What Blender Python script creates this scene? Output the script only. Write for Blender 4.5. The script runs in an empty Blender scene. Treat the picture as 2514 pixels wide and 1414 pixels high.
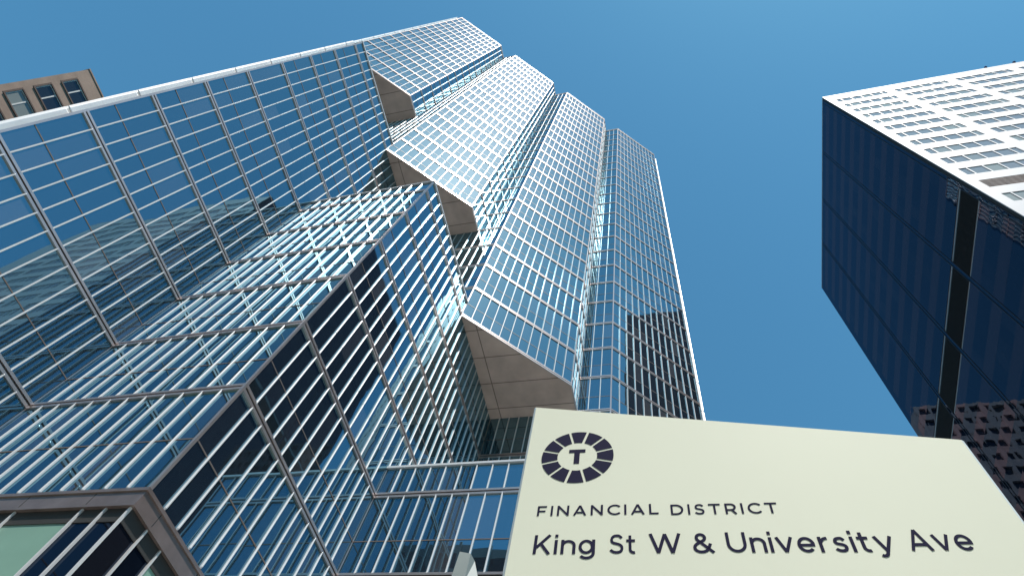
import bpy, bmesh, math, random
from mathutils import Vector, Matrix

random.seed(7)
sc = bpy.context.scene
COL = sc.collection

# ------------------------------------------------------------------ camera
EYE = 1.6                      # eye height above the pavement
F_PX = 1482.38                 # focal length in pixels of a 2514 px wide frame
RIGHT = (0.2099, -0.9646, 0.1595)
DOWN = (0.8855, 0.1184, -0.4492)
FWD = (0.4145, 0.2356, 0.8791)
cd = bpy.data.cameras.new("camera")
cam = bpy.data.objects.new("camera", cd)
COL.objects.link(cam)
cd.sensor_fit = 'HORIZONTAL'
cd.sensor_width = 36.0
cd.lens = 36.0 * F_PX / 2514.0
cd.clip_start = 0.05
cd.clip_end = 3000
m = Matrix(((RIGHT[0], -DOWN[0], -FWD[0]), (RIGHT[1], -DOWN[1], -FWD[1]), (RIGHT[2], -DOWN[2], -FWD[2])))
cam.matrix_world = Matrix.Translation((0, 0, EYE)) @ m.to_4x4()
sc.camera = cam

# ------------------------------------------------------------------ sky, sun, exposure
SUN = Vector((-0.150, -0.122, 0.40)).normalized()        # direction towards the sun
world = bpy.data.worlds.new("World")
sc.world = world
world.use_nodes = True
wn = world.node_tree
bg = wn.nodes['Background']
sky = wn.nodes.new('ShaderNodeTexSky')
sky.sky_type = 'NISHITA'
sky.sun_disc = False
sky.sun_elevation = math.asin(SUN.z)
sky.sun_rotation = math.pi / 2 - math.atan2(SUN.y, SUN.x)
sky.altitude = 100
sky.air_density = 1.0
sky.dust_density = 0.4
sky.ozone_density = 1.0
tone = wn.nodes.new('ShaderNodeMix')
tone.data_type = 'RGBA'
tone.blend_type = 'MULTIPLY'
tone.inputs[0].default_value = 1.0
tone.inputs[7].default_value = (0.46, 0.985, 1.01, 1)
wn.links.new(sky.outputs[0], tone.inputs[6])
wn.links.new(tone.outputs[2], bg.inputs[0])
bg.inputs[1].default_value = 0.13
sd = bpy.data.lights.new("sun", 'SUN')
sd.energy = 5.0
sd.angle = math.radians(0.5)
sd.color = (1.0, 0.95, 0.88)
so = bpy.data.objects.new("sun", sd)
so.rotation_euler = SUN.to_track_quat('Z', 'Y').to_euler()
so.location = (0, 0, 200)
COL.objects.link(so)
sc.view_settings.view_transform = 'Standard'
sc.view_settings.look = 'None'
sc.view_settings.exposure = 0.33
sc.view_settings.gamma = 1.0


# ------------------------------------------------------------------ materials
def new_mat(name):
    mt = bpy.data.materials.new(name)
    mt.use_nodes = True
    return mt, mt.node_tree, mt.node_tree.nodes['Principled BSDF']


def plain(name, col, rough=0.5, metal=0.0, var=0.0, scale=1.0, bump=0.0):
    mt, nt, b = new_mat(name)
    b.inputs['Base Color'].default_value = (*col, 1)
    b.inputs['Roughness'].default_value = rough
    b.inputs['Metallic'].default_value = metal
    if var > 0:
        tc = nt.nodes.new('ShaderNodeTexCoord')
        nz = nt.nodes.new('ShaderNodeTexNoise')
        nz.inputs['Scale'].default_value = scale
        nz.inputs['Detail'].default_value = 5
        nt.links.new(tc.outputs['Object'], nz.inputs['Vector'])
        rp = nt.nodes.new('ShaderNodeValToRGB')
        rp.color_ramp.elements[0].position = 0.3
        rp.color_ramp.elements[1].position = 0.7
        rp.color_ramp.elements[0].color = (*[c * (1 - var) for c in col], 1)
        rp.color_ramp.elements[1].color = (*[min(1, c * (1 + var)) for c in col], 1)
        nt.links.new(nz.outputs[0], rp.inputs[0])
        nt.links.new(rp.outputs[0], b.inputs['Base Color'])
        if bump > 0:
            bp = nt.nodes.new('ShaderNodeBump')
            bp.inputs['Strength'].default_value = 1.0
            bp.inputs['Distance'].default_value = bump
            nt.links.new(nz.outputs[0], bp.inputs['Height'])
            nt.links.new(bp.outputs[0], b.inputs['Normal'])
    return mt


def glass(name, tint, inner, inner2, refl, wob=0.0016, wscale=0.55, rough=0.015, blind=0.25, haze=0.0):
    """Reflective facade glass: mirror tinted over an opaque interior that differs per pane."""
    mt = bpy.data.materials.new(name)
    mt.use_nodes = True
    nt = mt.node_tree
    nt.nodes.clear()
    out = nt.nodes.new('ShaderNodeOutputMaterial')
    mix = nt.nodes.new('ShaderNodeMixShader')
    gl = nt.nodes.new('ShaderNodeBsdfGlossy')
    gl.inputs['Color'].default_value = (*tint, 1)
    gl.inputs['Roughness'].default_value = rough
    df = nt.nodes.new('ShaderNodeBsdfDiffuse')
    at = nt.nodes.new('ShaderNodeAttribute')
    at.attribute_name = 'pane'
    rp = nt.nodes.new('ShaderNodeValToRGB')
    rp.color_ramp.interpolation = 'LINEAR'
    rp.color_ramp.elements[0].position = 1 - blind - 0.02
    rp.color_ramp.elements[0].color = (*inner, 1)
    rp.color_ramp.elements[1].position = 1.0
    rp.color_ramp.elements[1].color = (*inner2, 1)
    nt.links.new(at.outputs['Fac'], rp.inputs[0])
    nt.links.new(rp.outputs[0], df.inputs['Color'])
    fr = nt.nodes.new('ShaderNodeFresnel')
    fr.inputs['IOR'].default_value = 1.5
    mr = nt.nodes.new('ShaderNodeMapRange')
    mr.inputs[1].default_value = 0.04
    mr.inputs[2].default_value = 1.0
    mr.inputs[3].default_value = refl
    mr.inputs[4].default_value = 1.0
    nt.links.new(fr.outputs[0], mr.inputs[0])
    tc = nt.nodes.new('ShaderNodeTexCoord')
    nz = nt.nodes.new('ShaderNodeTexNoise')
    nz.inputs['Scale'].default_value = wscale
    nz.inputs['Detail'].default_value = 1.5
    bp = nt.nodes.new('ShaderNodeBump')
    bp.inputs['Strength'].default_value = 1.0
    bp.inputs['Distance'].default_value = wob
    nt.links.new(tc.outputs['Object'], nz.inputs['Vector'])
    nt.links.new(nz.outputs[0], bp.inputs['Height'])
    nt.links.new(bp.outputs[0], gl.inputs['Normal'])
    nt.links.new(mr.outputs[0], mix.inputs[0])
    nt.links.new(df.outputs[0], mix.inputs[1])
    nt.links.new(gl.outputs[0], mix.inputs[2])
    film = nt.nodes.new('ShaderNodeBsdfGlossy')      # thin dusty film that spreads the sun's glare
    film.inputs['Color'].default_value = (0.9, 0.9, 0.9, 1)
    film.inputs['Roughness'].default_value = 0.42
    mx2 = nt.nodes.new('ShaderNodeMixShader')
    mx2.inputs[0].default_value = haze
    nt.links.new(mix.outputs[0], mx2.inputs[1])
    nt.links.new(film.outputs[0], mx2.inputs[2])
    nt.links.new(mx2.outputs[0], out.inputs[0])
    return mt


M = {}
M['glass'] = glass('silver_blue_glass', (0.39, 0.725, 0.89), (0.012, 0.018, 0.024), (0.07, 0.07, 0.075), 0.40, wob=0.0045, wscale=0.45, haze=0.010)
M['alu'] = plain('bright_aluminium', (0.68, 0.66, 0.655), 0.35, 0.25, 0.06, 0.8)
M['bronze'] = plain('dull_bronze_beam', (0.29, 0.225, 0.21), 0.30, 0.6, 0.2, 1.4)
M['band'] = plain('warm_steel_band', (0.58, 0.48, 0.45), 0.30, 0.8, 0.08, 0.9)
M['gasket'] = plain('dark_transom', (0.13, 0.10, 0.09), 0.5)
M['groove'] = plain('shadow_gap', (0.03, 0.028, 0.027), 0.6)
M['roof'] = plain('roof_membrane', (0.55, 0.53, 0.50), 0.95, 0, 0.2, 3.0)
M['green'] = plain('pale_green_panel', (0.20, 0.34, 0.27), 0.35, 0, 0.10, 0.6)
M['darkglass'] = glass('dark_curtain_glass', (0.27, 0.34, 0.47), (0.004, 0.006, 0.011), (0.02, 0.018, 0.02), 0.12, wob=0.010, wscale=0.4)
M['spandrel'] = glass('plum_spandrel_glass', (0.46, 0.38, 0.47), (0.016, 0.013, 0.020), (0.02, 0.018, 0.026), 0.12, wob=0.002, wscale=0.6)
M['louver'] = plain('black_louvre', (0.008, 0.008, 0.009), 0.7)
M['white'] = plain('white_precast', (0.37, 0.36, 0.385), 0.6, 0, 0.035, 0.7)
M['offwin'] = glass('office_window', (0.6, 0.7, 0.8), (0.31, 0.285, 0.30), (0.44, 0.40, 0.34), 0.05, blind=0.45)
M['rust'] = plain('rusty_grey_louvre', (0.30, 0.22, 0.20), 0.7, 0, 0.25, 1.2)
M['sash'] = plain('white_sash', (0.62, 0.62, 0.60), 0.5)
M['reveal'] = plain('brown_reveal', (0.09, 0.055, 0.045), 0.8)
M['oldglass'] = glass('old_window_glass', (0.4, 0.45, 0.55), (0.015, 0.018, 0.022), (0.25, 0.27, 0.24), 0.12, blind=0.3)
M['sign'] = plain('cream_sign_enamel', (0.62, 0.625, 0.50), 0.7, 0, 0.015, 2.0)
M['signedge'] = plain('sign_edge_metal', (0.70, 0.72, 0.68), 0.35, 0.3)
M['ink'] = plain('navy_vinyl', (0.016, 0.015, 0.040), 0.9)
M['ink'].node_tree.nodes['Principled BSDF'].inputs['Specular IOR Level'].default_value = 0.1
M['post'] = plain('grey_green_enamel', (0.19, 0.22, 0.215), 0.45, 0, 0.05, 6.0)
M['steel'] = plain('dark_steel', (0.03, 0.03, 0.035), 0.5, 0.4)
M['fin'] = plain('grey_fin', (0.035, 0.035, 0.05), 0.5, 0.2)
M['stone'] = plain('grey_pink_stone', (0.52, 0.45, 0.42), 0.8, 0, 0.12, 0.5)
M['lamp'] = plain('lamp_glass', (0.05, 0.07, 0.2), 0.3)


def masonry(name, c1, c2, mortar, sx, sy, msize, vertical=True, swap=None):
    mt, nt, b = new_mat(name)
    tc = nt.nodes.new('ShaderNodeTexCoord')
    br = nt.nodes.new('ShaderNodeTexBrick')
    br.inputs['Color1'].default_value = (*c1, 1)
    br.inputs['Color2'].default_value = (*c2, 1)
    br.inputs['Mortar'].default_value = (*mortar, 1)
    br.inputs['Scale'].default_value = 1.0
    br.inputs['Brick Width'].default_value = sx
    br.inputs['Row Height'].default_value = sy
    br.inputs['Mortar Size'].default_value = msize
    src = tc.outputs['Object']
    if vertical:
        sp = nt.nodes.new('ShaderNodeSeparateXYZ')
        ad = nt.nodes.new('ShaderNodeMath')
        ad.operation = 'ADD'
        cb = nt.nodes.new('ShaderNodeCombineXYZ')
        nt.links.new(src, sp.inputs[0])
        nt.links.new(sp.outputs[0], ad.inputs[0])
        nt.links.new(sp.outputs[1], ad.inputs[1])
        nt.links.new(ad.outputs[0], cb.inputs[0])
        nt.links.new(sp.outputs[2], cb.inputs[1])
        src = cb.outputs[0]
    if swap:
        br.offset = 0.0
        sp = nt.nodes.new('ShaderNodeSeparateXYZ')
        cb = nt.nodes.new('ShaderNodeCombineXYZ')
        nt.links.new(src, sp.inputs[0])
        for a_, b_, o_ in ((0, 1, swap[1]), (1, 0, swap[0])):
            ad = nt.nodes.new('ShaderNodeMath')
            ad.operation = 'ADD'
            ad.inputs[1].default_value = o_
            nt.links.new(sp.outputs[a_], ad.inputs[0])
            nt.links.new(ad.outputs[0], cb.inputs[b_])
        src = cb.outputs[0]
    nt.links.new(src, br.inputs['Vector'])
    nz = nt.nodes.new('ShaderNodeTexNoise')
    nz.inputs['Scale'].default_value = 0.6
    nz.inputs['Detail'].default_value = 6
    nt.links.new(tc.outputs['Object'], nz.inputs['Vector'])
    mr = nt.nodes.new('ShaderNodeMapRange')
    mr.inputs[1].default_value = 0.3
    mr.inputs[2].default_value = 0.7
    mr.inputs[3].default_value = 0.78
    mr.inputs[4].default_value = 1.12
    nt.links.new(nz.outputs[0], mr.inputs[0])
    mx = nt.nodes.new('ShaderNodeVectorMath')
    mx.operation = 'SCALE'
    nt.links.new(br.outputs[0], mx.inputs[0])
    nt.links.new(mr.outputs[0], mx.inputs['Scale'])
    nt.links.new(mx.outputs[0], b.inputs['Base Color'])
    b.inputs['Roughness'].default_value = 0.85
    return mt


M['soffit'] = masonry('soffit_panels', (0.60, 0.475, 0.41), (0.555, 0.44, 0.38), (0.22, 0.17, 0.14), 8.85, 2.2125, 0.035, vertical=False, swap=(-3.5, -1.47))
M['brown'] = masonry('brown_brick', (0.33, 0.22, 0.165), (0.295, 0.195, 0.15), (0.34, 0.25, 0.20), 0.22, 0.075, 0.012)
M['paving'] = masonry('granite_paving', (0.45, 0.42, 0.39), (0.40, 0.37, 0.35), (0.14, 0.13, 0.13), 0.9, 0.6, 0.012, vertical=False)
M['asphalt'] = plain('asphalt', (0.05, 0.05, 0.052), 0.9, 0, 0.25, 4.0)
M['paint'] = plain('road_paint', (0.7, 0.7, 0.68), 0.6, 0, 0.1, 5.0)
M['kerb'] = plain('granite_kerb', (0.36, 0.35, 0.34), 0.8, 0, 0.1, 4.0)


# ------------------------------------------------------------------ mesh helpers
class MB:
    """Collects boxes and quads; heights are given relative to the eye."""

    def __init__(self):
        self.v, self.f, self.mi, self.at = [], [], [], []

    def quad(self, pts, mi=0, at=0.0):
        n = len(self.v)
        self.v += [tuple(p) for p in pts]
        self.f.append(tuple(range(n, n + len(pts))))
        self.mi.append(mi)
        self.at.append(at)

    def hexa(self, lo, hi, mi=0, at=0.0):
        """lo, hi: four corner points each (same winding, counter-clockwise from above)."""
        n = len(self.v)
        self.v += [tuple(p) for p in lo] + [tuple(p) for p in hi]
        for q in ((3, 2, 1, 0), (4, 5, 6, 7), (0, 1, 5, 4), (1, 2, 6, 5), (2, 3, 7, 6), (3, 0, 4, 7)):
            self.f.append(tuple(n + i for i in q))
            self.mi.append(mi)
            self.at.append(at)

    def box(self, x0, x1, y0, y1, z0, z1, mi=0, at=0.0):
        lo = [(x0, y0, z0), (x1, y0, z0), (x1, y1, z0), (x0, y1, z0)]
        self.hexa(lo, [(a, b, z1) for a, b, _ in lo], mi, at)

    def wbox(self, p, u, n, a0, a1, d0, d1, z0, z1, mi=0, at=0.0):
        """box on a wall: from a0 to a1 along u, d0 to d1 outward along n."""
        c = [(p[0] + u[0] * a + n[0] * d, p[1] + u[1] * a + n[1] * d) for a, d in ((a0, d1), (a1, d1), (a1, d0), (a0, d0))]
        self.hexa([(x, y, z0) for x, y in c], [(x, y, z1) for x, y in c], mi, at)

    def build(self, name, mats, parent=None, origin=None, shift=EYE):
        if not self.v:
            return None
        o3 = Vector(origin if origin is not None else (0, 0, 0))
        if parent is not None:
            o3 = parent.matrix_world.translation if origin is None else o3
        me = bpy.data.meshes.new(name)
        me.from_pydata([(x - o3.x, y - o3.y, z + shift - o3.z) for x, y, z in self.v], [], self.f)
        mats = mats if isinstance(mats, (list, tuple)) else [mats]
        for mm in mats:
            me.materials.append(mm)
        me.polygons.foreach_set('material_index', self.mi)
        if any(self.at):
            a = me.attributes.new('pane', 'FLOAT', 'FACE')
            a.data.foreach_set('value', self.at)
        me.update()
        ob = bpy.data.objects.new(name, me)
        COL.objects.link(ob)
        if parent is not None:
            ob.parent = parent
        else:
            ob.location = o3
        return ob


def thing(name, label, cat, loc, group=None):
    o = bpy.data.objects.new(name, None)
    COL.objects.link(o)
    o.location = loc
    o.empty_display_size = 0.5
    o['label'] = label
    o['category'] = cat
    if group:
        o['group'] = group
    bpy.context.view_layer.update()
    return o


def structure(o):
    o['kind'] = 'structure'
    return o


def pxy(p):
    """pixel position (2514 px frame) of a point given relative to the eye"""
    z = p[0] * FWD[0] + p[1] * FWD[1] + p[2] * FWD[2]
    if z < 0.1:
        return None
    x = p[0] * RIGHT[0] + p[1] * RIGHT[1] + p[2] * RIGHT[2]
    y = p[0] * DOWN[0] + p[1] * DOWN[1] + p[2] * DOWN[2]
    return 1257 + x / z * F_PX, 707 + y / z * F_PX


def shown(pts, normal):
    """rough size in the picture of a wall patch (0 when it faces away or lies outside)"""
    c = [sum(p[i] for p in pts) / len(pts) for i in range(3)]
    if c[0] * normal[0] + c[1] * normal[1] >= 0:
        return 0.0
    q = [pxy(p) for p in pts]
    if any(a is None for a in q):
        return 0.0
    mx = sum(a[0] for a in q) / len(q)
    my = sum(a[1] for a in q) / len(q)
    if not (-20 < mx < 2534 and -20 < my < 1434):
        return 0.0
    s = 0
    for i in range(len(q)):
        a, b = q[i], q[(i + 1) % len(q)]
        s += a[0] * b[1] - b[0] * a[1]
    return abs(s) / 2


def emit(name, items, mats, parent, limit=100):
    """items: list of (size, draw function); the largest become parts, the rest one 'stuff' part"""
    items.sort(key=lambda t: -t[0])
    for sz, fn in items[:limit]:
        b = MB()
        fn(b)
        b.build(name, mats, parent)
    if len(items) > limit:
        b = MB()
        for sz, fn in items[limit:]:
            fn(b)
        o = b.build(name, mats, parent)
        o['kind'] = 'stuff'


# ------------------------------------------------------------------ ground
GZ = -EYE
b = MB()
b.quad([(-1500, -1500, GZ - 0.15), (1500, -1500, GZ - 0.15), (1500, 1500, GZ - 0.15), (-1500, 1500, GZ - 0.15)])
structure(b.build('ground', M['asphalt']))


def slab(name, x0, x1, y0, y1):
    s = MB()
    s.box(x0 + 0.3, x1 - 0.3, y0 + 0.3, y1 - 0.3, GZ - 0.6, GZ)
    structure(s.build(name, M['paving']))
    k = MB()
    k.box(x0, x1, y0, y0 + 0.3, GZ - 0.6, GZ + 0.004)
    k.box(x0, x1, y1 - 0.3, y1, GZ - 0.6, GZ + 0.004)
    k.box(x0, x0 + 0.3, y0 + 0.3, y1 - 0.3, GZ - 0.6, GZ + 0.004)
    k.box(x1 - 0.3, x1, y0 + 0.3, y1 - 0.3, GZ - 0.6, GZ + 0.004)
    structure(k.build('kerb', M['kerb']))


slab('pavement', -5, 56, -6.5, 54)
slab('pavement', 20, 66, -84, -24)
slab('pavement', -70, -31, -20, 60)
b = MB()
for k in range(-12, 14):
    b.box(-18.1, -17.9, k * 9.0, k * 9.0 + 4, GZ - 0.16, GZ - 0.146)
for k in range(-4, 16):
    b.box(k * 8.0 - 4, k * 8.0, -15.3, -15.15, GZ - 0.16, GZ - 0.146)
for k in range(9):
    b.box(-4.6, -1.6, -22.5 + k * 1.6, -21.8 + k * 1.6, GZ - 0.16, GZ - 0.146) if k * 1.6 < 14 else None
structure(b.build('road_markings', M['paint']))

# ------------------------------------------------------------------ the stepped glass tower
PITCH = 8.85
CH = 6.44
X = [0.17 + PITCH * i for i in range(5)]               # X[0]..X[4]
YC = [30.9 - PITCH * i for i in range(4)]              # left ends of the chamfers
Y = [v - CH for v in YC]                               # right ends of the chamfers
FH = 4.1
BASE = 14.2


def L(k):
    return BASE + FH * k


TR = 1.65                                              # transom above each floor
ROOFZ = L(27)
TOPS = [L(9) + TR, L(5) + TR, L(1) + TR]
SOFF = [L(13), L(9), L(5), L(1)]
XE, YN = 51.0, 50.0


def chain(z):
    c = [(X[0], YN)]
    # left end, module 0
    if z < TOPS[0]:
        c += [(X[0], YC[1]), (X[1], YC[1])]
    elif z < SOFF[0]:
        c += [(X[0], YC[0]), (X[1], YC[0]), (X[1], YC[1])]
    else:
        c += [(X[0], YC[0]), (X[0] + CH, Y[0]), (X[1], Y[0]), (X[1], YC[1])]
    for i in (1, 2):
        if z < TOPS[i]:
            c += [(X[i], YC[i + 1]), (X[i + 1], YC[i + 1])]
        elif z < SOFF[i]:
            c += [(X[i + 1], YC[i]), (X[i + 1], YC[i + 1])]
        else:
            c += [(X[i] + CH, Y[i]), (X[i + 1], Y[i]), (X[i + 1], YC[i + 1])]
    if z < SOFF[3]:
        c += [(X[4], YC[3]), (X[4], Y[3])]
    else:
        c += [(X[3] + CH, Y[3]), (X[4], Y[3])]
    c += [(XE, Y[3])]
    out = [c[0]]
    for p in c[1:]:
        if abs(p[0] - out[-1][0]) + abs(p[1] - out[-1][1]) > 0.01:
            out.append(p)
    # drop collinear points
    res = [out[0]]
    for i in range(1, len(out) - 1):
        a, q, d = res[-1], out[i], out[i + 1]
        cr = (q[0] - a[0]) * (d[1] - q[1]) - (q[1] - a[1]) * (d[0] - q[0])
        if abs(cr) > 1e-6:
            res.append(q)
    res.append(out[-1])
    return res


def segs(c):
    for a, q in zip(c, c[1:]):
        dx, dy = q[0] - a[0], q[1] - a[1]
        ln = math.hypot(dx, dy)
        u = (dx / ln, dy / ln)
        yield a, q, ln, u, (u[1], -u[0])


def nbays(ln):
    if abs(ln - CH * math.sqrt(2)) < 0.05:
        return 12
    if abs(ln - (PITCH - CH)) < 0.05:
        return 3
    return max(1, round(ln / (PITCH / 12)))


def offset(c, d):
    """mitred offset of an open polyline to its outer (right) side"""
    r = []
    sg = list(segs(c))
    for i, p in enumerate(c):
        if i == 0:
            n = sg[0][4]
            r.append((p[0] + n[0] * d, p[1] + n[1] * d))
        elif i == len(c) - 1:
            n = sg[-1][4]
            r.append((p[0] + n[0] * d, p[1] + n[1] * d))
        else:
            n1, n2 = sg[i - 1][4], sg[i][4]
            k = 1 + n1[0] * n2[0] + n1[1] * n2[1]
            r.append((p[0] + (n1[0] + n2[0]) / k * d, p[1] + (n1[1] + n2[1]) / k * d))
    return r


def sweep(b, c, d0, d1, z0, z1, mi=0):
    a, q = offset(c, d0), offset(c, d1)
    for i in range(len(c) - 1):
        o0, o1, i1, i0 = q[i], q[i + 1], a[i + 1], a[i]
        b.quad([(*o0, z0), (*o1, z0), (*o1, z1), (*o0, z1)], mi)
        b.quad([(*i0, z0), (*i1, z0), (*o1, z0), (*o0, z0)], mi)
        b.quad([(*i0, z1), (*o0, z1), (*o1, z1), (*i1, z1)], mi)
    for j in (0, len(c) - 1):
        b.quad([(*a[j], z0), (*q[j], z0), (*q[j], z1), (*a[j], z1)], mi)


tower = thing('glass_tower', 'tall stepped tower of silver blue glass with white mullions filling the middle and left', 'skyscraper', (0, 0, 0))

windows, mullions = [], []
BEAM0, BEAM1 = 9.20, 9.75


def pane(b, p, u, n, a0, a1, z0, z1, mi=0):
    """one slightly out-of-true pane"""
    t = [random.uniform(-1, 1) * 0.0026 for _ in range(3)]
    t4 = t[0] + t[2] - t[1]
    pt = []
    for (a, z), d in zip(((a0, z0), (a1, z0), (a1, z1), (a0, z1)), (t[0], t[1], t[2], t4)):
        d -= 0.004
        pt.append((p[0] + u[0] * a + n[0] * d, p[1] + u[1] * a + n[1] * d, z))
    b.quad(pt, mi, random.random() * 0.98 + 0.01)


def add_cell(p, u, n, a0, a1, z0, z1, ztr):
    """one bay of one floor: lower pane, thin transom, upper pane"""
    pts = [(p[0] + u[0] * a, p[1] + u[1] * a, z) for a, z in ((a0, z0), (a1, z0), (a1, z1), (a0, z1))]
    st = random.random()

    def draw(b):
        s = random.getstate()
        random.seed(st)
        if ztr is not None:
            pane(b, p, u, n, a0, a1, z0, ztr)
            pane(b, p, u, n, a0, a1, ztr, z1)
            b.wbox(p, u, n, a0 + 0.04, a1 - 0.04, -0.02, 0.012, ztr - 0.022, ztr + 0.022, 1)
        else:
            pane(b, p, u, n, a0, a1, z0, z1)
        random.setstate(s)
    windows.append((shown(pts, n), draw))


BW, BD = 0.033, 0.07


def add_bar(p, u, n, a, z0, z1, w=BW, d=BD):
    pts = [(p[0] + u[0] * t, p[1] + u[1] * t, z) for t, z in ((a - w, z0), (a + w, z0), (a + w, z1), (a - w, z1))]

    def draw(b):
        # rounded nose: an octagonal-ish section with tapered ends
        prof = [(-w, 0.0), (-w, d * 0.72), (-w * 0.45, d), (w * 0.45, d), (w, d * 0.72), (w, 0.0)]
        rows = [(z0, 0.72), (z0 + 0.05, 1.0), (z1 - 0.05, 1.0), (z1, 0.72)]
        base = len(b.v)
        for z, s in rows:
            for t, dd in prof:
                aa = a + t * s
                b.v.append((p[0] + u[0] * aa + n[0] * dd * s, p[1] + u[1] * aa + n[1] * dd * s, z))
        k = len(prof)
        for r in range(3):
            for i in range(k - 1):
                b.f.append((base + r * k + i, base + r * k + i + 1, base + (r + 1) * k + i + 1, base + (r + 1) * k + i))
                b.mi.append(0)
                b.at.append(0.0)
        b.f.append(tuple(base + i for i in range(k)))
        b.f.append(tuple(base + 3 * k + i for i in reversed(range(k))))
        b.mi += [0, 0]
        b.at += [0.0, 0.0]
    mullions.append((shown(pts, n) * 1.0, draw))


def seg_key(s):
    return (round(s[0][0], 2), round(s[0][1], 2), round(s[1][0], 2), round(s[1][1], 2))


lo_levels = [-1] + list(range(0, 27))
for k in lo_levels:
    z0 = L(k) if k > -1 else BEAM1
    zt = L(k) + TR
    z1 = L(k + 1)
    low = {seg_key(s): s for s in segs(chain((z0 + zt) / 2))}
    upp = {seg_key(s): s for s in segs(chain((zt + z1) / 2))}
    for key in list(low) + [q for q in upp if q not in low]:
        a, q, ln, u, n = low.get(key) or upp.get(key)
        both = key in low and key in upp
        za, zb = (z0, z1) if both else ((z0, zt) if key in low else (zt, z1))
        nb = nbays(ln)
        dz0 = 0.07
        for i in range(nb):
            a0, a1 = ln * i / nb, ln * (i + 1) / nb
            add_cell(a, u, n, a0, a1, za, zb, zt if both else None)
            left = abs(u[0]) < 0.01 and abs(a[0] - X[0]) < 0.01
            if i > 0 or left:
                add_bar(a, u, n, a0, za + dz0 if key in low else za + 0.02, (zb - dz0) if key in upp else zb + 0.03, d=0.34 if left else 0.30 if abs(a[1] - Y[3]) < 0.01 and abs(u[1]) < 0.01 else BD)

emit('window', windows, [M['glass'], M['gasket']], tower)
emit('mullion', mullions, [M['alu']], tower)

# corner posts: one mesh per vertical run
ends = sorted(set([BEAM1, SOFF[3], TOPS[2], SOFF[2], TOPS[1], SOFF[1], TOPS[0], SOFF[0], ROOFZ + 0.5]))
runs = {}
for za, zb in zip(ends, ends[1:]):
    c = chain((za + zb) / 2)
    sg = list(segs(c))
    for i in range(1, len(c) - 1):
        n1, n2 = sg[i - 1][4], sg[i][4]
        kk = 1 + n1[0] * n2[0] + n1[1] * n2[1]
        nn = ((n1[0] + n2[0]) / kk, (n1[1] + n2[1]) / kk)
        key = (round(c[i][0], 2), round(c[i][1], 2), round(nn[0], 2), round(nn[1], 2))
        cr = sg[i - 1][3][0] * sg[i][3][1] - sg[i - 1][3][1] * sg[i][3][0]
        runs.setdefault(key, []).append((za, zb, c[i], sg[i - 1][3], sg[i][3], nn, cr))
for key, lst in runs.items():
    za = min(t[0] for t in lst)
    zb = max(t[1] for t in lst)
    _, _, p, u1, u2, nn, cr = lst[0]
    b = MB()
    w, d = 0.035, 0.06
    if cr > 0:      # outer corner (turning left when walking): kite-shaped post
        pass
    ring = [(p[0] - u1[0] * w, p[1] - u1[1] * w), (p[0] - u1[0] * w + u1[1] * d, p[1] - u1[1] * w - u1[0] * d),
            (p[0] + nn[0] * d, p[1] + nn[1] * d),
            (p[0] + u2[0] * w + u2[1] * d, p[1] + u2[1] * w - u2[0] * d), (p[0] + u2[0] * w, p[1] + u2[1] * w)]
    for i in range(4):
        b.quad([(*ring[i], za), (*ring[i + 1], za), (*ring[i + 1], zb), (*ring[i], zb)])
    b.quad([(*r, za) for r in ring])
    b.quad([(*r, zb) for r in reversed(ring)])
    b.build('corner_post', M['band'], tower)

# floor bands: two thin ridges with a groove between
for k in range(0, 28):
    c = chain(L(k) + 0.3)
    b = MB()
    z = L(k)
    sweep(b, c, -0.02, 0.062, z + 0.04, z + 0.15, 0)
    sweep(b, c, -0.02, 0.062, z - 0.15, z - 0.04, 0)
    sweep(b, c, -0.02, 0.03, z - 0.04, z + 0.04, 1)
    b.build('floor_band', [M['band'], M['groove']], tower)

# copings of the three stepped blocks and of the roof
for zt, c in ((TOPS[0], [(X[0], YC[0] + 2), (X[0], YC[1]), (X[1], YC[1])]),
              (TOPS[1], [(X[1], YC[1]), (X[1], YC[2]), (X[2], YC[2])]),
              (TOPS[2], [(X[2], YC[2]), (X[2], YC[3]), (X[3], YC[3])]),
              (ROOFZ + 0.5, chain(ROOFZ - 0.1))):
    b = MB()
    sweep(b, c, -0.25, 0.10, zt, zt + 0.12)
    if zt > 100:
        sweep(b, c, -0.2, 0.0, zt - 0.5, zt)
    b.build('coping', M['alu'], tower)

# roofs of the blocks and of the tower
rz = [TOPS[0] - 0.2, TOPS[1] - 0.2, TOPS[2] - 0.2]
for i in range(3):
    b = MB()
    b.quad([(X[i], YC[i + 1], rz[i]), (X[i + 1], YC[i + 1], rz[i]), (X[i + 1], YC[i], rz[i]), (X[i], YC[i], rz[i])])
    b.build('roof', M['roof'], tower)
c = chain(ROOFZ - 0.1)
b = MB()
b.quad([(*p, ROOFZ - 0.02) for p in c] + [(XE, YN, ROOFZ - 0.02)])
b.build('roof', M['roof'], tower)

# soffits under the overhanging corners
for i, z in enumerate(SOFF):
    zz = z - 0.10
    pts = [(X[i], YC[i]), (X[i] + CH, Y[i]), (X[i + 1], Y[i]), (X[i + 1], YC[i])]
    b = MB()
    b.quad([(*p, zz) for p in reversed(pts)])
    b.quad([(*p, zz + 0.06) for p in pts])
    b.build('soffit', M['soffit'], tower)

# plain rear walls
b = MB()
b.quad([(XE, Y[3], GZ), (XE, YN, GZ), (XE, YN, ROOFZ), (XE, Y[3], ROOFZ)])
b.quad([(XE, YN, GZ), (X[0], YN, GZ), (X[0], YN, ROOFZ), (XE, YN, ROOFZ)])
b.build('rear_wall', M['glass'], tower)

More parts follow.
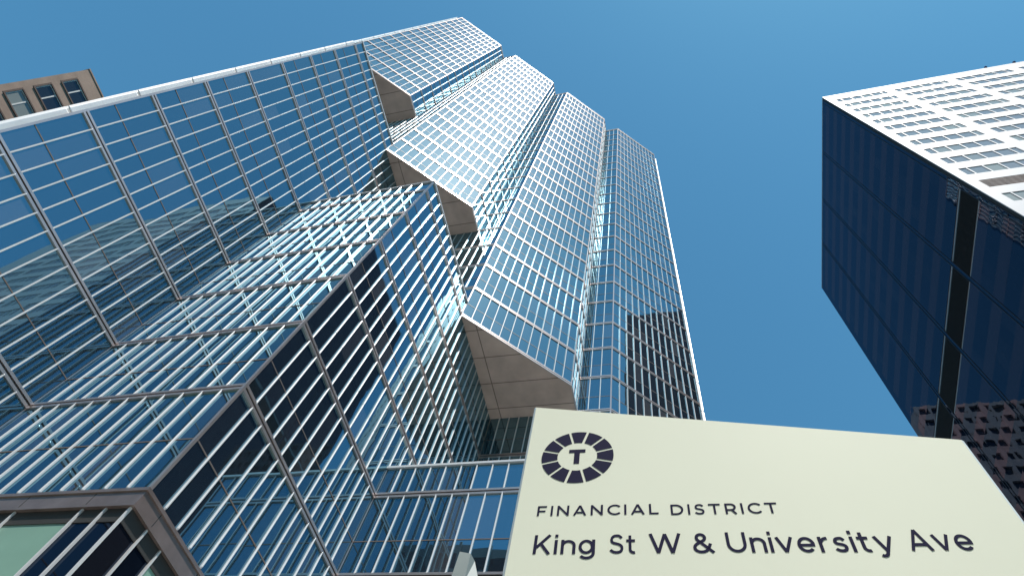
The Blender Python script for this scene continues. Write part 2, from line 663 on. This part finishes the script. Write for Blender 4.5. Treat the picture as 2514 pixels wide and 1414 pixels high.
# bronze beam over the lobby, then the lobby storey
c0 = chain(5.0)
b = MB()
sweep(b, c0, -0.05, 0.09, BEAM0, BEAM1 - 0.10)
sweep(b, c0, -0.05, 0.13, BEAM1 - 0.10, BEAM1)
sweep(b, c0, -0.05, 0.12, BEAM0 - 0.04, BEAM0 + 0.04)
for a, q, ln, u, n in segs(c0):
    nb = nbays(ln)
    for i in range(1, nb, 3):
        t = ln * i / nb
        b.wbox(a, u, n, t - 0.012, t + 0.012, 0.085, 0.094, BEAM0 + 0.05, BEAM1 - 0.11, 1)
b.build('lobby_beam', [M['bronze'], M['groove']], tower)
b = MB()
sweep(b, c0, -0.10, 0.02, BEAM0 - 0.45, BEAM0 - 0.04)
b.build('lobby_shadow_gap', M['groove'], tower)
lob = {'lobby_window': [], 'lobby_panel': [], 'lobby_mullion': []}
for a, q, ln, u, n in segs(c0):
    nb = nbays(ln)
    fromend = u[1] < -0.5
    i = 0
    cuts = []
    while i < nb:
        w = 1 if (i < 2 or i >= nb - 0) else 3
        w = min(w, nb - i)
        cuts.append((i, i + w, w >= 2))
        i += w
    if fromend:
        cuts = [(nb - e, nb - s, g) for s, e, g in cuts]
    for s, e, g in cuts:
        a0, a1 = ln * s / nb, ln * e / nb
        bb = MB()
        pane(bb, a, u, n, a0, a1, GZ, BEAM0 - 0.4)
        bb.build('lobby_panel' if g else 'lobby_window', M['green'] if g else M['darkglass'], tower)
        bb = MB()
        bb.wbox(a, u, n, a1 - 0.028, a1 + 0.028, 0.002, 0.07, GZ, BEAM0 - 0.05)
        bb.build('lobby_mullion', M['alu'], tower)

# ------------------------------------------------------------------ white office block across the side street
HR = 107.5
WX, WY = 23.76, -29.08
WX2 = 58.5
WEND = -75.0
white = thing('white_office_block', 'white precast office block with dark glass side wall at the right edge', 'office block', (WX, WY, 0))
FP = 3.92
ROW0 = 61.4                       # top of the louvre row
tops = [ROW0 + FP * k for k in range(-16, 12)]
cells = []
bayw = 8.2
yb = WY - 0.98
b = MB()
segx = [0.75, 1.38, 1.38, 1.38, 1.38, 0.72]
bays = []
yy = yb
while yy - sum(segx) > WEND:
    bays.append(yy)
    yy -= bayw
D = 0.09
zb_prev = GZ
levels = []
for t in tops:
    if t - 1.85 < GZ + 1:
        continue
    levels.append((t - (2.1 if abs(t - ROW0) < 0.1 else 2.05), t, abs(t - ROW0) < 0.1))
# spandrels
zprev = GZ
for z0, z1, _ in levels + [(HR, HR, False)]:
    b.box(WX, WX + D, WEND, WY, zprev, z0)
    zprev = z1
# piers between the spandrels
for z0, z1, _ in levels:
    ye = WY
    for ys in bays:
        b.box(WX, WX + D, ys, ye, z0, z1)
        ye = ys - sum(segx)
    b.box(WX, WX + D, WEND, ye, z0, z1)
# solid behind
b.box(WX + D + 0.03, WX2, WEND, WY - 0.05, GZ, HR - 0.01)
b.box(WX - 0.02, WX2 + 0.02, WEND, WY + 0.02, HR, HR + 0.35)
b.build('wall', M['white'], white)
wins = []
for z0, z1, mech in levels:
    for ys in bays:
        y = ys
        for w in segx:
            y1 = y - w
            pts = [(WX, y, z0), (WX, y1, z0), (WX, y1, z1), (WX, y, z1)]
            rnd = random.random()
            if mech:
                continue

            def draw(b, y=y, y1=y1, z0=z0, z1=z1, rnd=rnd):
                xx = WX + D * 0.8
                b.quad([(xx, y, z0), (xx, y, z1), (xx, y1, z1), (xx, y1, z0)][::-1], 0, rnd * 0.98 + 0.01)
                b.box(WX + 0.01, WX + D * 0.8, y1 - 0.06, y1 + 0.06, z0, z1, 1)
            wins.append((shown(pts, (-1, 0)), draw))
            y = y1
emit('window', wins, [M['offwin'], M['white']], white)
for z0, z1, mech in levels:
    if mech:
        for ys in bays:
            b = MB()
            b.quad([(WX + D, ys, z0), (WX + D, ys - sum(segx), z0), (WX + D, ys - sum(segx), z1), (WX + D, ys, z1)])
            for j in range(7):
                zz = z0 + (z1 - z0) * (j + 0.5) / 7
                b.box(WX + 0.03, WX + D - 0.01, ys - sum(segx), ys, zz - 0.05, zz + 0.03)
            b.build('louvre', M['rust'], white)
# dark glass side, facing the tower
xs = [WX + 0.98 + 8.28 * i for i in range(4)]
dw = []
ptz = []
zlist = [ROW0 + 1.2 + FP * k for k in range(-16, 12)]
zlist = [z for z in zlist if z > GZ + 3]
b = MB()
b.box(WX + 0.10, WX + 0.42, WY - 0.04, WY + 0.012, GZ, HR)
b.build('shadow_joint', M['louver'], white)
for j, z in enumerate(zlist):
    ztop = zlist[j + 1] if j + 1 < len(zlist) else HR
    for i in range(4):
        x0, x1 = xs[i], xs[i] + 7.75
        if abs(z - (ROW0 + 1.2 - FP)) < 0.1:
            b = MB()
            b.box(x0, x1, WY - 0.02, WY + 0.01, z + 0.3, z + 3.55)
            for q in range(16):
                zz = z + 0.4 + q * 0.19
                b.box(x0, x1, WY + 0.012, WY + 0.05, zz, zz + 0.05)
            b.build('louvre_band', M['louver'], white)
        else:
            pts = [(x0, WY, z), (x1, WY, z), (x1, WY, z + 2.2), (x0, WY, z + 2.2)]
            st = random.random()

            def draw(b, x0=x0, x1=x1, z=z, st=st):
                s = random.getstate()
                random.seed(st)
                nn = 6
                for q in range(nn):
                    pane(b, (x1, WY + 0.01), (-1, 0), (0, 1), (x1 - x0) * q / nn, (x1 - x0) * (q + 1) / nn, z, z + 2.2)
                random.setstate(s)
            dw.append((shown(pts, (0, 1)), draw))
emit('dark_window', dw, [M['darkglass'], M['steel']], white)
for j, z in enumerate(zlist):
    ztop = zlist[j + 1] if j + 1 < len(zlist) else HR + 2
    if abs(z - (ROW0 + 1.2 - FP)) < 0.1:
        continue
    ztop2 = min(HR, ztop)
    if z + 2.2 < ztop2:
        for q in range(4):
            b = MB()
            pane(b, (xs[q] + 7.75, WY + 0.01), (-1, 0), (0, 1), 0, 7.75, z + 2.2, ztop2)
            b.build('spandrel', M['spandrel'], white)
edge = [(WX + 0.42, xs[0])] + [(xs[i] + 7.75, (xs[i + 1] if i < 3 else WX2)) for i in range(4)]
for x0, x1 in edge:
    b = MB()
    b.quad([(x0, WY + 0.006, GZ), (x0, WY + 0.006, HR), (x1, WY + 0.006, HR), (x1, WY + 0.006, GZ)], 0, 0.5)
    if x1 - x0 < 1:
        for xx in (x0 + 0.03, x1 - 0.08):
            b.box(xx, xx + 0.05, WY + 0.01, WY + 0.05, GZ, HR, 1)
    b.build('pier', [M['darkglass'], M['fin']], white)
for yy_ in (-52.34, -56.1):
    t = thing('roof_lamp', 'small dark lamp on the %s of the white block roof edge' % ('left' if yy_ > -54 else 'right'), 'lamp', (WX - 0.02, yy_, HR + 0.35 + EYE), 'lamps on the roof edge')
    b = MB()
    b.box(WX - 0.01, WX + 0.05, yy_ - 0.03, yy_ + 0.03, HR + 0.35, HR + 0.7)
    b.build('stem', M['steel'], t)
    bmh = bmesh.new()
    bmesh.ops.create_icosphere(bmh, subdivisions=2, radius=0.22)
    me = bpy.data.meshes.new('head')
    bmh.to_mesh(me)
    bmh.free()
    me.materials.append(M['lamp'])
    h = bpy.data.objects.new('head', me)
    COL.objects.link(h)
    h.parent = t
    h.location = (0, 0, 0.5)

# ------------------------------------------------------------------ brown brick block behind on the left
BX, BY = -3.70, 61.0
BR = 65.3
brown = thing('brown_brick_block', 'brown brick block with sash windows showing behind the tower at upper left', 'apartment block', (BX, BY, 0))
rows_ = [(63.15 - 3.55 * k - 2.29, 63.15 - 3.55 * k) for k in range(17)]
rows_ = [r for r in rows_ if r[0] > GZ + 1][::-1]
colsx = [(-3.0 + 4.6 * i, -0.2 + 4.6 * i) for i in range(7)]
b = MB()
zp = GZ
for z0, z1 in rows_:
    b.box(BX, 30, BY, BY + 0.35, zp, z0)
    xe = BX
    for x0, x1 in colsx:
        b.box(xe, x0, BY, BY + 0.35, z0, z1)
        xe = x1
    b.box(xe, 30, BY, BY + 0.35, z0, z1)
    zp = z1
b.box(BX, 30, BY, BY + 0.35, zp, BR)
b.box(BX, 30, BY + 0.36, BY + 20, GZ, BR)
b.build('wall', M['brown'], brown)
b = MB()
b.box(BX - 0.06, 30.05, BY - 0.06, BY + 20, BR, BR + 0.18)
b.build('roof', M['brown'], brown)
for ri, (z0, z1) in enumerate(rows_):
    for ci, (x0, x1) in enumerate(colsx):
        if ci > 3 or ri < len(rows_) - 8:
            if ci > 2:
                continue
        b = MB()
        f = 0.10
        b.box(x0 - 0.08, x0 + f, BY - 0.03, BY + 0.3, z0, z1)
        b.box(x1 - f, x1 + 0.08, BY - 0.03, BY + 0.3, z0, z1)
        b.box(x0 + f, x1 - f, BY - 0.03, BY + 0.3, z1 - f, z1 + 0.06)
        b.box(x0 + f, x1 - f, BY - 0.08, BY + 0.3, z0 - 0.06, z0 + f)
        w = b.build('window', M['reveal'], brown)
        b = MB()
        xm = x0 + 1.3
        a0, a1, c0_, c1 = x0 + f, x1 - f, z0 + f, z1 - f
        g = 0.13
        b.box(a0, a0 + g, BY + 0.08, BY + 0.16, c0_, c1)
        b.box(a1 - g, a1, BY + 0.08, BY + 0.16, c0_, c1)
        b.box(xm - g / 2, xm + g / 2, BY + 0.07, BY + 0.16, c0_ + g, c1 - g)
        b.box(a0 + g, a1 - g, BY + 0.08, BY + 0.16, c0_, c0_ + g)
        b.box(a0 + g, a1 - g, BY + 0.08, BY + 0.16, c1 - g, c1)
        s_ = b.build('sash', M['sash'], w, origin=(BX, BY, 0))
        b = MB()
        third = abs(z1 - 56.05) < 0.2
        b.quad([(a0, BY + 0.14, c0_), (a1, BY + 0.14, c0_), (a1, BY + 0.14, c1), (a0, BY + 0.14, c1)], 0, 0.99 if third else random.uniform(0.05, 0.72))
        b.build('glass_pane', M['oldglass'], w, origin=(BX, BY, 0))

# ------------------------------------------------------------------ street sign in the foreground
DS = 1.85
O = Vector((0.6566, 0.1577, 0.7376)) * DS
H = Vector((0.0235, -0.9997, 0.0058)).normalized()
U = Vector((-0.0040, 0.0057, 1.0)).normalized()
U = (U - H * U.dot(H)).normalized()
N = H.cross(U)
if N.x > 0:
    N = -N


def S(u, v, d=0.0):
    p = O + H * (u * DS) + U * (v * DS) + N * d
    return (p.x, p.y, p.z)


sbase = S(0.23, 0)
sign = thing('street_sign', 'cream monolith street sign with slanting top reading King St W and University Ave', 'street sign', (sbase[0], sbase[1], 0))
vb = (-EYE - O.z) / DS / U.z
th = 0.16
lft, rgt, tl, tr = -0.0865, 0.5435, 0.1385, 0.0068
rr = 0.004
outline = [(lft, vb), (rgt, vb), (rgt, tr), (rgt - 0.0015, tr + 0.002), (lft + 0.002, tl), (lft, tl - 0.0015)]
b = MB()
inner = [(lft + rr, vb), (rgt - rr, vb), (rgt - rr, tr - rr * 0.6), (rgt - rr - 0.0015, tr + 0.002 - rr * 0.6), (lft + 0.002 + rr * 0.6, tl - rr), (lft + rr, tl - 0.0015 - rr)]
b.quad([S(u, v, 0.0) for u, v in inner])
b.quad([S(u, v, -th) for u, v in reversed(inner)])
for i in range(6):
    j = (i + 1) % 6
    b.quad([S(*inner[i], 0.0), S(*outline[i], -0.006), S(*outline[j], -0.006), S(*inner[j], 0.0)], 1)
    b.quad([S(*outline[i], -0.006), S(*outline[i], -th + 0.006), S(*outline[j], -th + 0.006), S(*outline[j], -0.006)], 1)
    b.quad([S(*outline[i], -th + 0.006), S(*inner[i], -th), S(*inner[j], -th), S(*outline[j], -th + 0.006)], 1)
b.build('panel', [M['sign'], M['signedge']], sign)


def prism(b, pts, d0, d1):
    """flat raised shape on the sign face"""
    n = len(pts)
    b.quad([S(u, v, d1) for u, v in pts])
    for i in range(n):
        j = (i + 1) % n
        b.quad([S(*pts[i], d0), S(*pts[j], d0), S(*pts[j], d1), S(*pts[i], d1)])


# emblem: twelve keystone segments round a T
b = MB()
R1, R0 = 0.0574, 0.0318
ns = 12
gap = 0.0042
ROT = math.radians(90.0)
for k in range(ns):
    m0 = ROT + 2 * math.pi * (k) / ns
    half = math.pi / ns
    ho, hi_ = half - gap / 2 / R1, half - gap / 2 / R0
    pts = []
    for t in range(7):
        a = m0 - ho + 2 * ho * t / 6
        pts.append((R1 * math.cos(a), R1 * math.sin(a) + 0.0029))
    for t in range(7):
        a = m0 + hi_ - 2 * hi_ * t / 6
        pts.append((R0 * math.cos(a), R0 * math.sin(a) + 0.0029))
    prism(b, pts, 0.0002, 0.0012)
prism(b, [(-0.0136, 0.0182), (-0.0136, 0.0113), (-0.0048, 0.0113), (-0.0048, -0.0135), (0.0038, -0.0135), (0.0038, 0.0113), (0.0126, 0.0113), (0.0126, 0.0182)], 0.0002, 0.0012)
b.build('emblem', M['ink'], sign)

# ---- lettering drawn as strokes of even width
PI = math.pi


def arc(cx, cy, rx, ry, a0, a1, n=14):
    return [(cx + rx * math.cos(math.radians(a0 + (a1 - a0) * i / n)), cy + ry * math.sin(math.radians(a0 + (a1 - a0) * i / n))) for i in range(n + 1)]


T_ = 0.145
h = T_ / 2
XH = 0.735


def bez(p0, p1, p2, p3, n=10):
    r = []
    for i in range(n + 1):
        t = i / n
        r.append(tuple((1 - t) ** 3 * a + 3 * (1 - t) ** 2 * t * b_ + 3 * (1 - t) * t * t * c_ + t ** 3 * d_ for a, b_, c_, d_ in zip(p0, p1, p2, p3)))
    return r


def scurve(w, hh, n=9):
    """an S inside width w and height hh, as one stroke"""
    x0, x1 = h, w - h
    y0, y1 = h, hh - h
    ym = (y0 + y1) / 2
    return (bez((x1 - 0.02 * w, y1 - 0.13 * hh), (x1 - 0.2 * w, y1 + 0.015 * hh), (x0 + 0.55 * w, y1), (x0 + 0.40 * w, y1), n)[:-1]
            + bez((x0 + 0.40 * w, y1), (x0 + 0.0 * w, y1), (x0 - 0.03 * w, ym + 0.11 * hh), (x0 + 0.18 * w, ym + 0.055 * hh), n)[:-1]
            + bez((x0 + 0.18 * w, ym + 0.055 * hh), (x0 + 0.38 * w, ym), (x1 - 0.0 * w, ym - 0.0 * hh), (x1, y0 + 0.22 * hh), n)[:-1]
            + bez((x1, y0 + 0.22 * hh), (x1, y0 + 0.02 * hh), (x1 - 0.22 * w, y0), (x0 + 0.38 * w, y0), n)[:-1]
            + bez((x0 + 0.38 * w, y0), (x0 + 0.22 * w, y0), (x0 + 0.08 * w, y0 + 0.05 * hh), (x0 - 0.01 * w, y0 + 0.13 * hh), n))


G = {
    'K': (0.74, [[(h, 0), (h, 1)], [(0.66, 1.0), (h * 1.6, 0.33)], [(0.29, 0.56), (0.68, 0.0)]]),
    'i': (T_, [[(h, 0), (h, XH)], [(h, 0.86), (h, 1.02)]]),
    'n': (0.60, [[(h, 0), (h, XH)], arc(0.315, XH - h - 0.225, 0.24 - 0.0, 0.225, 178, 0) + [(0.555, 0)]]),
    'g': (0.66, [arc(0.325, 0.365 + h * 0.1, 0.25, 0.30, 0, 360, 26), [(0.62, XH), (0.62, 0.06)] + arc(0.345, 0.04, 0.275, 0.235, 0, -145, 14)[1:]]),
    'S': (0.66, [scurve(0.66, 1.0)]),
    't': (0.46, [[(0.17, 0.93), (0.17, 0.22)] + arc(0.33, 0.22, 0.16, 0.155, 180, 290, 9)[1:], [(0.0, XH - h), (0.40, XH - h)]]),
    'W': (1.22, [[(0.055, 1.0), (0.34, 0.03)], [(0.34, 0.03), (0.61, 0.98)], [(0.61, 0.98), (0.88, 0.03)], [(0.88, 0.03), (1.165, 1.0)]]),
    '&': (0.80, [[(0.79, 0.0 + 0.03), (0.20, 0.66)] + arc(0.34, 0.765, 0.165, 0.165, 215, -40, 14)[1:] + bez((0.47, 0.66), (0.40, 0.56), (h, 0.48), (h, 0.27))[1:]
                 + bez((h, 0.27), (h, 0.02), (0.52, -0.03), (0.62, 0.26))[1:] + [(0.70, 0.47)]]),
    'U': (0.80, [[(h, 1), (h, 0.42)] + arc(0.40, 0.42, 0.40 - h, 0.42 - h, 180, 360, 16)[1:] + [(0.80 - h, 1)]]),
    'v': (0.66, [[(0.05, XH), (0.33, 0.02)], [(0.33, 0.02), (0.61, XH)]]),
    'e': (0.68, [[(h + 0.02, 0.345), (0.60, 0.345)] + arc(0.34, XH / 2, 0.34 - h, XH / 2 - h + 0.01, -4, 318, 24)[1:]]),
    'r': (0.40, [[(h, 0), (h, XH)], arc(0.37, 0.36, 0.30, 0.31, 165, 92, 7)]),
    's': (0.52, [scurve(0.52, XH)]),
    'y': (0.68, [[(0.055, XH), (0.36, 0.03)], [(0.63, XH), (0.335, 0.0)] + arc(0.18, 0.0, 0.14, 0.17, -10, -130, 8)[1:]]),
    'A': (0.88, [[(0.06, 0), (0.44, 0.97)], [(0.44, 0.97), (0.82, 0)], [(0.20, 0.28), (0.68, 0.28)]]),
    'F': (0.64, [[(h, 0), (h, 1)], [(h, 1 - h), (0.64, 1 - h)], [(h, 0.47), (0.57, 0.47)]]),
    'I': (T_, [[(h, 0), (h, 1)]]),
    'N': (0.82, [[(h, 0), (h, 1)], [(h * 1.1, 0.94), (0.82 - h * 1.1, 0.06)], [(0.82 - h, 0), (0.82 - h, 1)]]),
    'C': (0.82, [arc(0.50, 0.5, 0.43, 0.5 - h + 0.01, 42, 318, 26)]),
    'L': (0.60, [[(h, 1), (h, 0)], [(h, h), (0.60, h)]]),
    'D': (0.86, [[(h, 0), (h, 1)], [(h, 1 - h), (0.36, 1 - h)] + arc(0.36, 0.5, 0.43, 0.5 - h, 90, -90, 18)[1:] + [(h, h)]]),
    'T': (0.78, [[(0.39, 0), (0.39, 1)], [(0.0, 1 - h), (0.78, 1 - h)]]),
    'R': (0.74, [[(h, 0), (h, 1)], [(h, 1 - h), (0.38, 1 - h)] + arc(0.38, 0.655, 0.28, 0.275, 90, -90, 12)[1:] + [(h, 0.38)], [(0.42, 0.38), (0.68, 0.0)]]),
}
TRI = 0


def stroke(b, pts, hw, tf, d):
    """a mitred flat ribbon through pts"""
    left, right = [], []
    n = len(pts)
    for i, p in enumerate(pts):
        a = pts[max(0, i - 1)]
        c = pts[min(n - 1, i + 1)]
        closed = abs(pts[0][0] - pts[-1][0]) + abs(pts[0][1] - pts[-1][1]) < 1e-6
        if closed and i in (0, n - 1):
            a, c = pts[-2], pts[1]
        d1 = Vector((p[0] - a[0], p[1] - a[1]))
        d2 = Vector((c[0] - p[0], c[1] - p[1]))
        if d1.length < 1e-9:
            d1 = d2.copy()
        if d2.length < 1e-9:
            d2 = d1.copy()
        d1.normalize()
        d2.normalize()
        n1, n2 = Vector((-d1.y, d1.x)), Vector((-d2.y, d2.x))
        k = max(0.35, 1 + n1.dot(n2))
        nn = (n1 + n2) / k
        left.append((p[0] + nn.x * hw, p[1] + nn.y * hw))
        right.append((p[0] - nn.x * hw, p[1] - nn.y * hw))
    for i in range(n - 1):
        q = [tf(*left[i]), tf(*left[i + 1]), tf(*right[i + 1]), tf(*right[i])]
        b.quad([S(*t, d) for t in q])
    for side in (left, right):
        for i in range(n - 1):
            q0, q1 = tf(*side[i]), tf(*side[i + 1])
            b.quad([S(*q0, 0.0002), S(*q1, 0.0002), S(*q1, d), S(*q0, d)])


def word(b, txt, u0, u1, base, cap, track, bold=0.86):
    tot = 0
    pos = []
    for ch in txt:
        w = G[ch][0]
        pos.append(tot)
        tot += w + track
    tot -= track
    sx = (u1 - u0) / tot
    for ch, x in zip(txt, pos):
        for si, st in enumerate(G[ch][1]):
            def tf(px, py, x=x):
                return (u0 + (x + px) * sx, base + py * cap)
            stroke(b, st, h * bold, tf, 0.0010 + 0.00012 * si)


b = MB()
word(b, 'FINANCIAL', -0.0514, 0.1195, -0.1172, 0.0183, 0.30, 0.95)
b.build('lettering', M['ink'], sign)
b = MB()
word(b, 'DISTRICT', 0.1360, 0.2735, -0.1190, 0.0180, 0.30, 0.95)
b.build('lettering', M['ink'], sign)
for t, u0, u1, bs in (('King', -0.0497, 0.0332, -0.1822), ('St', 0.0526, 0.0880, -0.1820), ('W', 0.1045, 0.1450, -0.1818), ('&', 0.1590, 0.1842, -0.1814),
                      ('University', 0.2005, 0.3916, -0.1808), ('Ave', 0.4070, 0.4750, -0.1790)):
    b = MB()
    word(b, t, u0, u1, bs, 0.0312, 0.13)
    b.build('lettering', M['ink'], sign)

# ------------------------------------------------------------------ grey post behind the sign
PD = 3.4
pts3 = {'tl': (0.9031, 0.4294, 0.7665), 'tc': (0.9118, 0.4107, 0.7716), 'tr': (0.9163, 0.4006, 0.7798)}
pc = (0.911 * PD, 0.412 * PD)
post = thing('metal_post', 'pale grey-green tapered metal post top just left of the street sign', 'post', (pc[0], pc[1], 0))
b = MB()
z_t = 0.772 * PD
ring_t = [(pc[0] - 0.030, pc[1] + 0.052), (pc[0] - 0.010, pc[1] - 0.018), (pc[0] + 0.060, pc[1] - 0.028), (pc[0] + 0.055, pc[1] + 0.052)]
ring_m = [(pc[0] - 0.036, pc[1] + 0.060), (pc[0] - 0.016, pc[1] - 0.024), (pc[0] + 0.060, pc[1] - 0.115), (pc[0] + 0.062, pc[1] + 0.060)]
z_m = z_t - 0.22
b.quad([(*p, z_t) for p in reversed(ring_t)])
for i in range(4):
    j = (i + 1) % 4
    b.quad([(*ring_m[i], z_m), (*ring_m[j], z_m), (*ring_t[j], z_t), (*ring_t[i], z_t)])
    b.quad([(*ring_m[i], GZ), (*ring_m[j], GZ), (*ring_m[j], z_m), (*ring_m[i], z_m)])
b.quad([(*p, GZ) for p in ring_m])
b.build('shaft', M['post'], post)

# ------------------------------------------------------------------ tower block across the avenue, seen only in reflections
wb = thing('avenue_office_block', 'dark glass office block across the avenue, seen only as a reflection', 'office block', (-60, 10, 0))
b = MB()
bw = MB()
for k in range(15):
    z = GZ + 4 + k * 4.1
    bw.box(-62, -38.06, -18, 48, z, z + 2.6, 0, 0.3)
    b.box(-62.05, -38, -18.05, 48.05, z + 2.6, z + 4.1)
for k in range(16):
    b.box(-38.04, -37.85, -18 + k * 4.4 - 0.2, -18 + k * 4.4 + 0.2, GZ, GZ + 66)
b.box(-62.05, -38, -18.05, 48.05, GZ, GZ + 4)
b.build('frame', M['kerb'], wb)
bw.build('glazing', M['darkglass'], wb)

# ------------------------------------------------------------------ stone tower further along the street, mirrored in the dark glass
st_ = thing('stone_office_tower', 'tall pale stone tower down the street, seen only mirrored in the dark glass side', 'office tower', (122, 20, 0))
b = MB()
SX, SY0, SY1, SZ = 104.0, -4.0, 46.0, 128.0
z = GZ
while z < SZ - 4:
    b.box(SX, SX + 0.5, SY0, SY1, z, z + 1.9)
    z += 3.9
ztop_ = z
b.box(SX, SX + 0.5, SY0, SY1, ztop_, SZ)
yy_ = SY0
while yy_ < SY1:
    b.box(SX - 0.25, SX + 0.3, yy_, yy_ + 0.9, GZ, SZ)
    yy_ += 2.6
b.box(SX + 0.6, SX + 36, SY0, SY1, GZ, SZ)
b.build('wall', M['stone'], st_)
b = MB()
b.quad([(SX + 0.4, SY1, GZ), (SX + 0.4, SY0, GZ), (SX + 0.4, SY0, SZ - 1), (SX + 0.4, SY1, SZ - 1)])
b.build('glazing', M['oldglass'], st_)
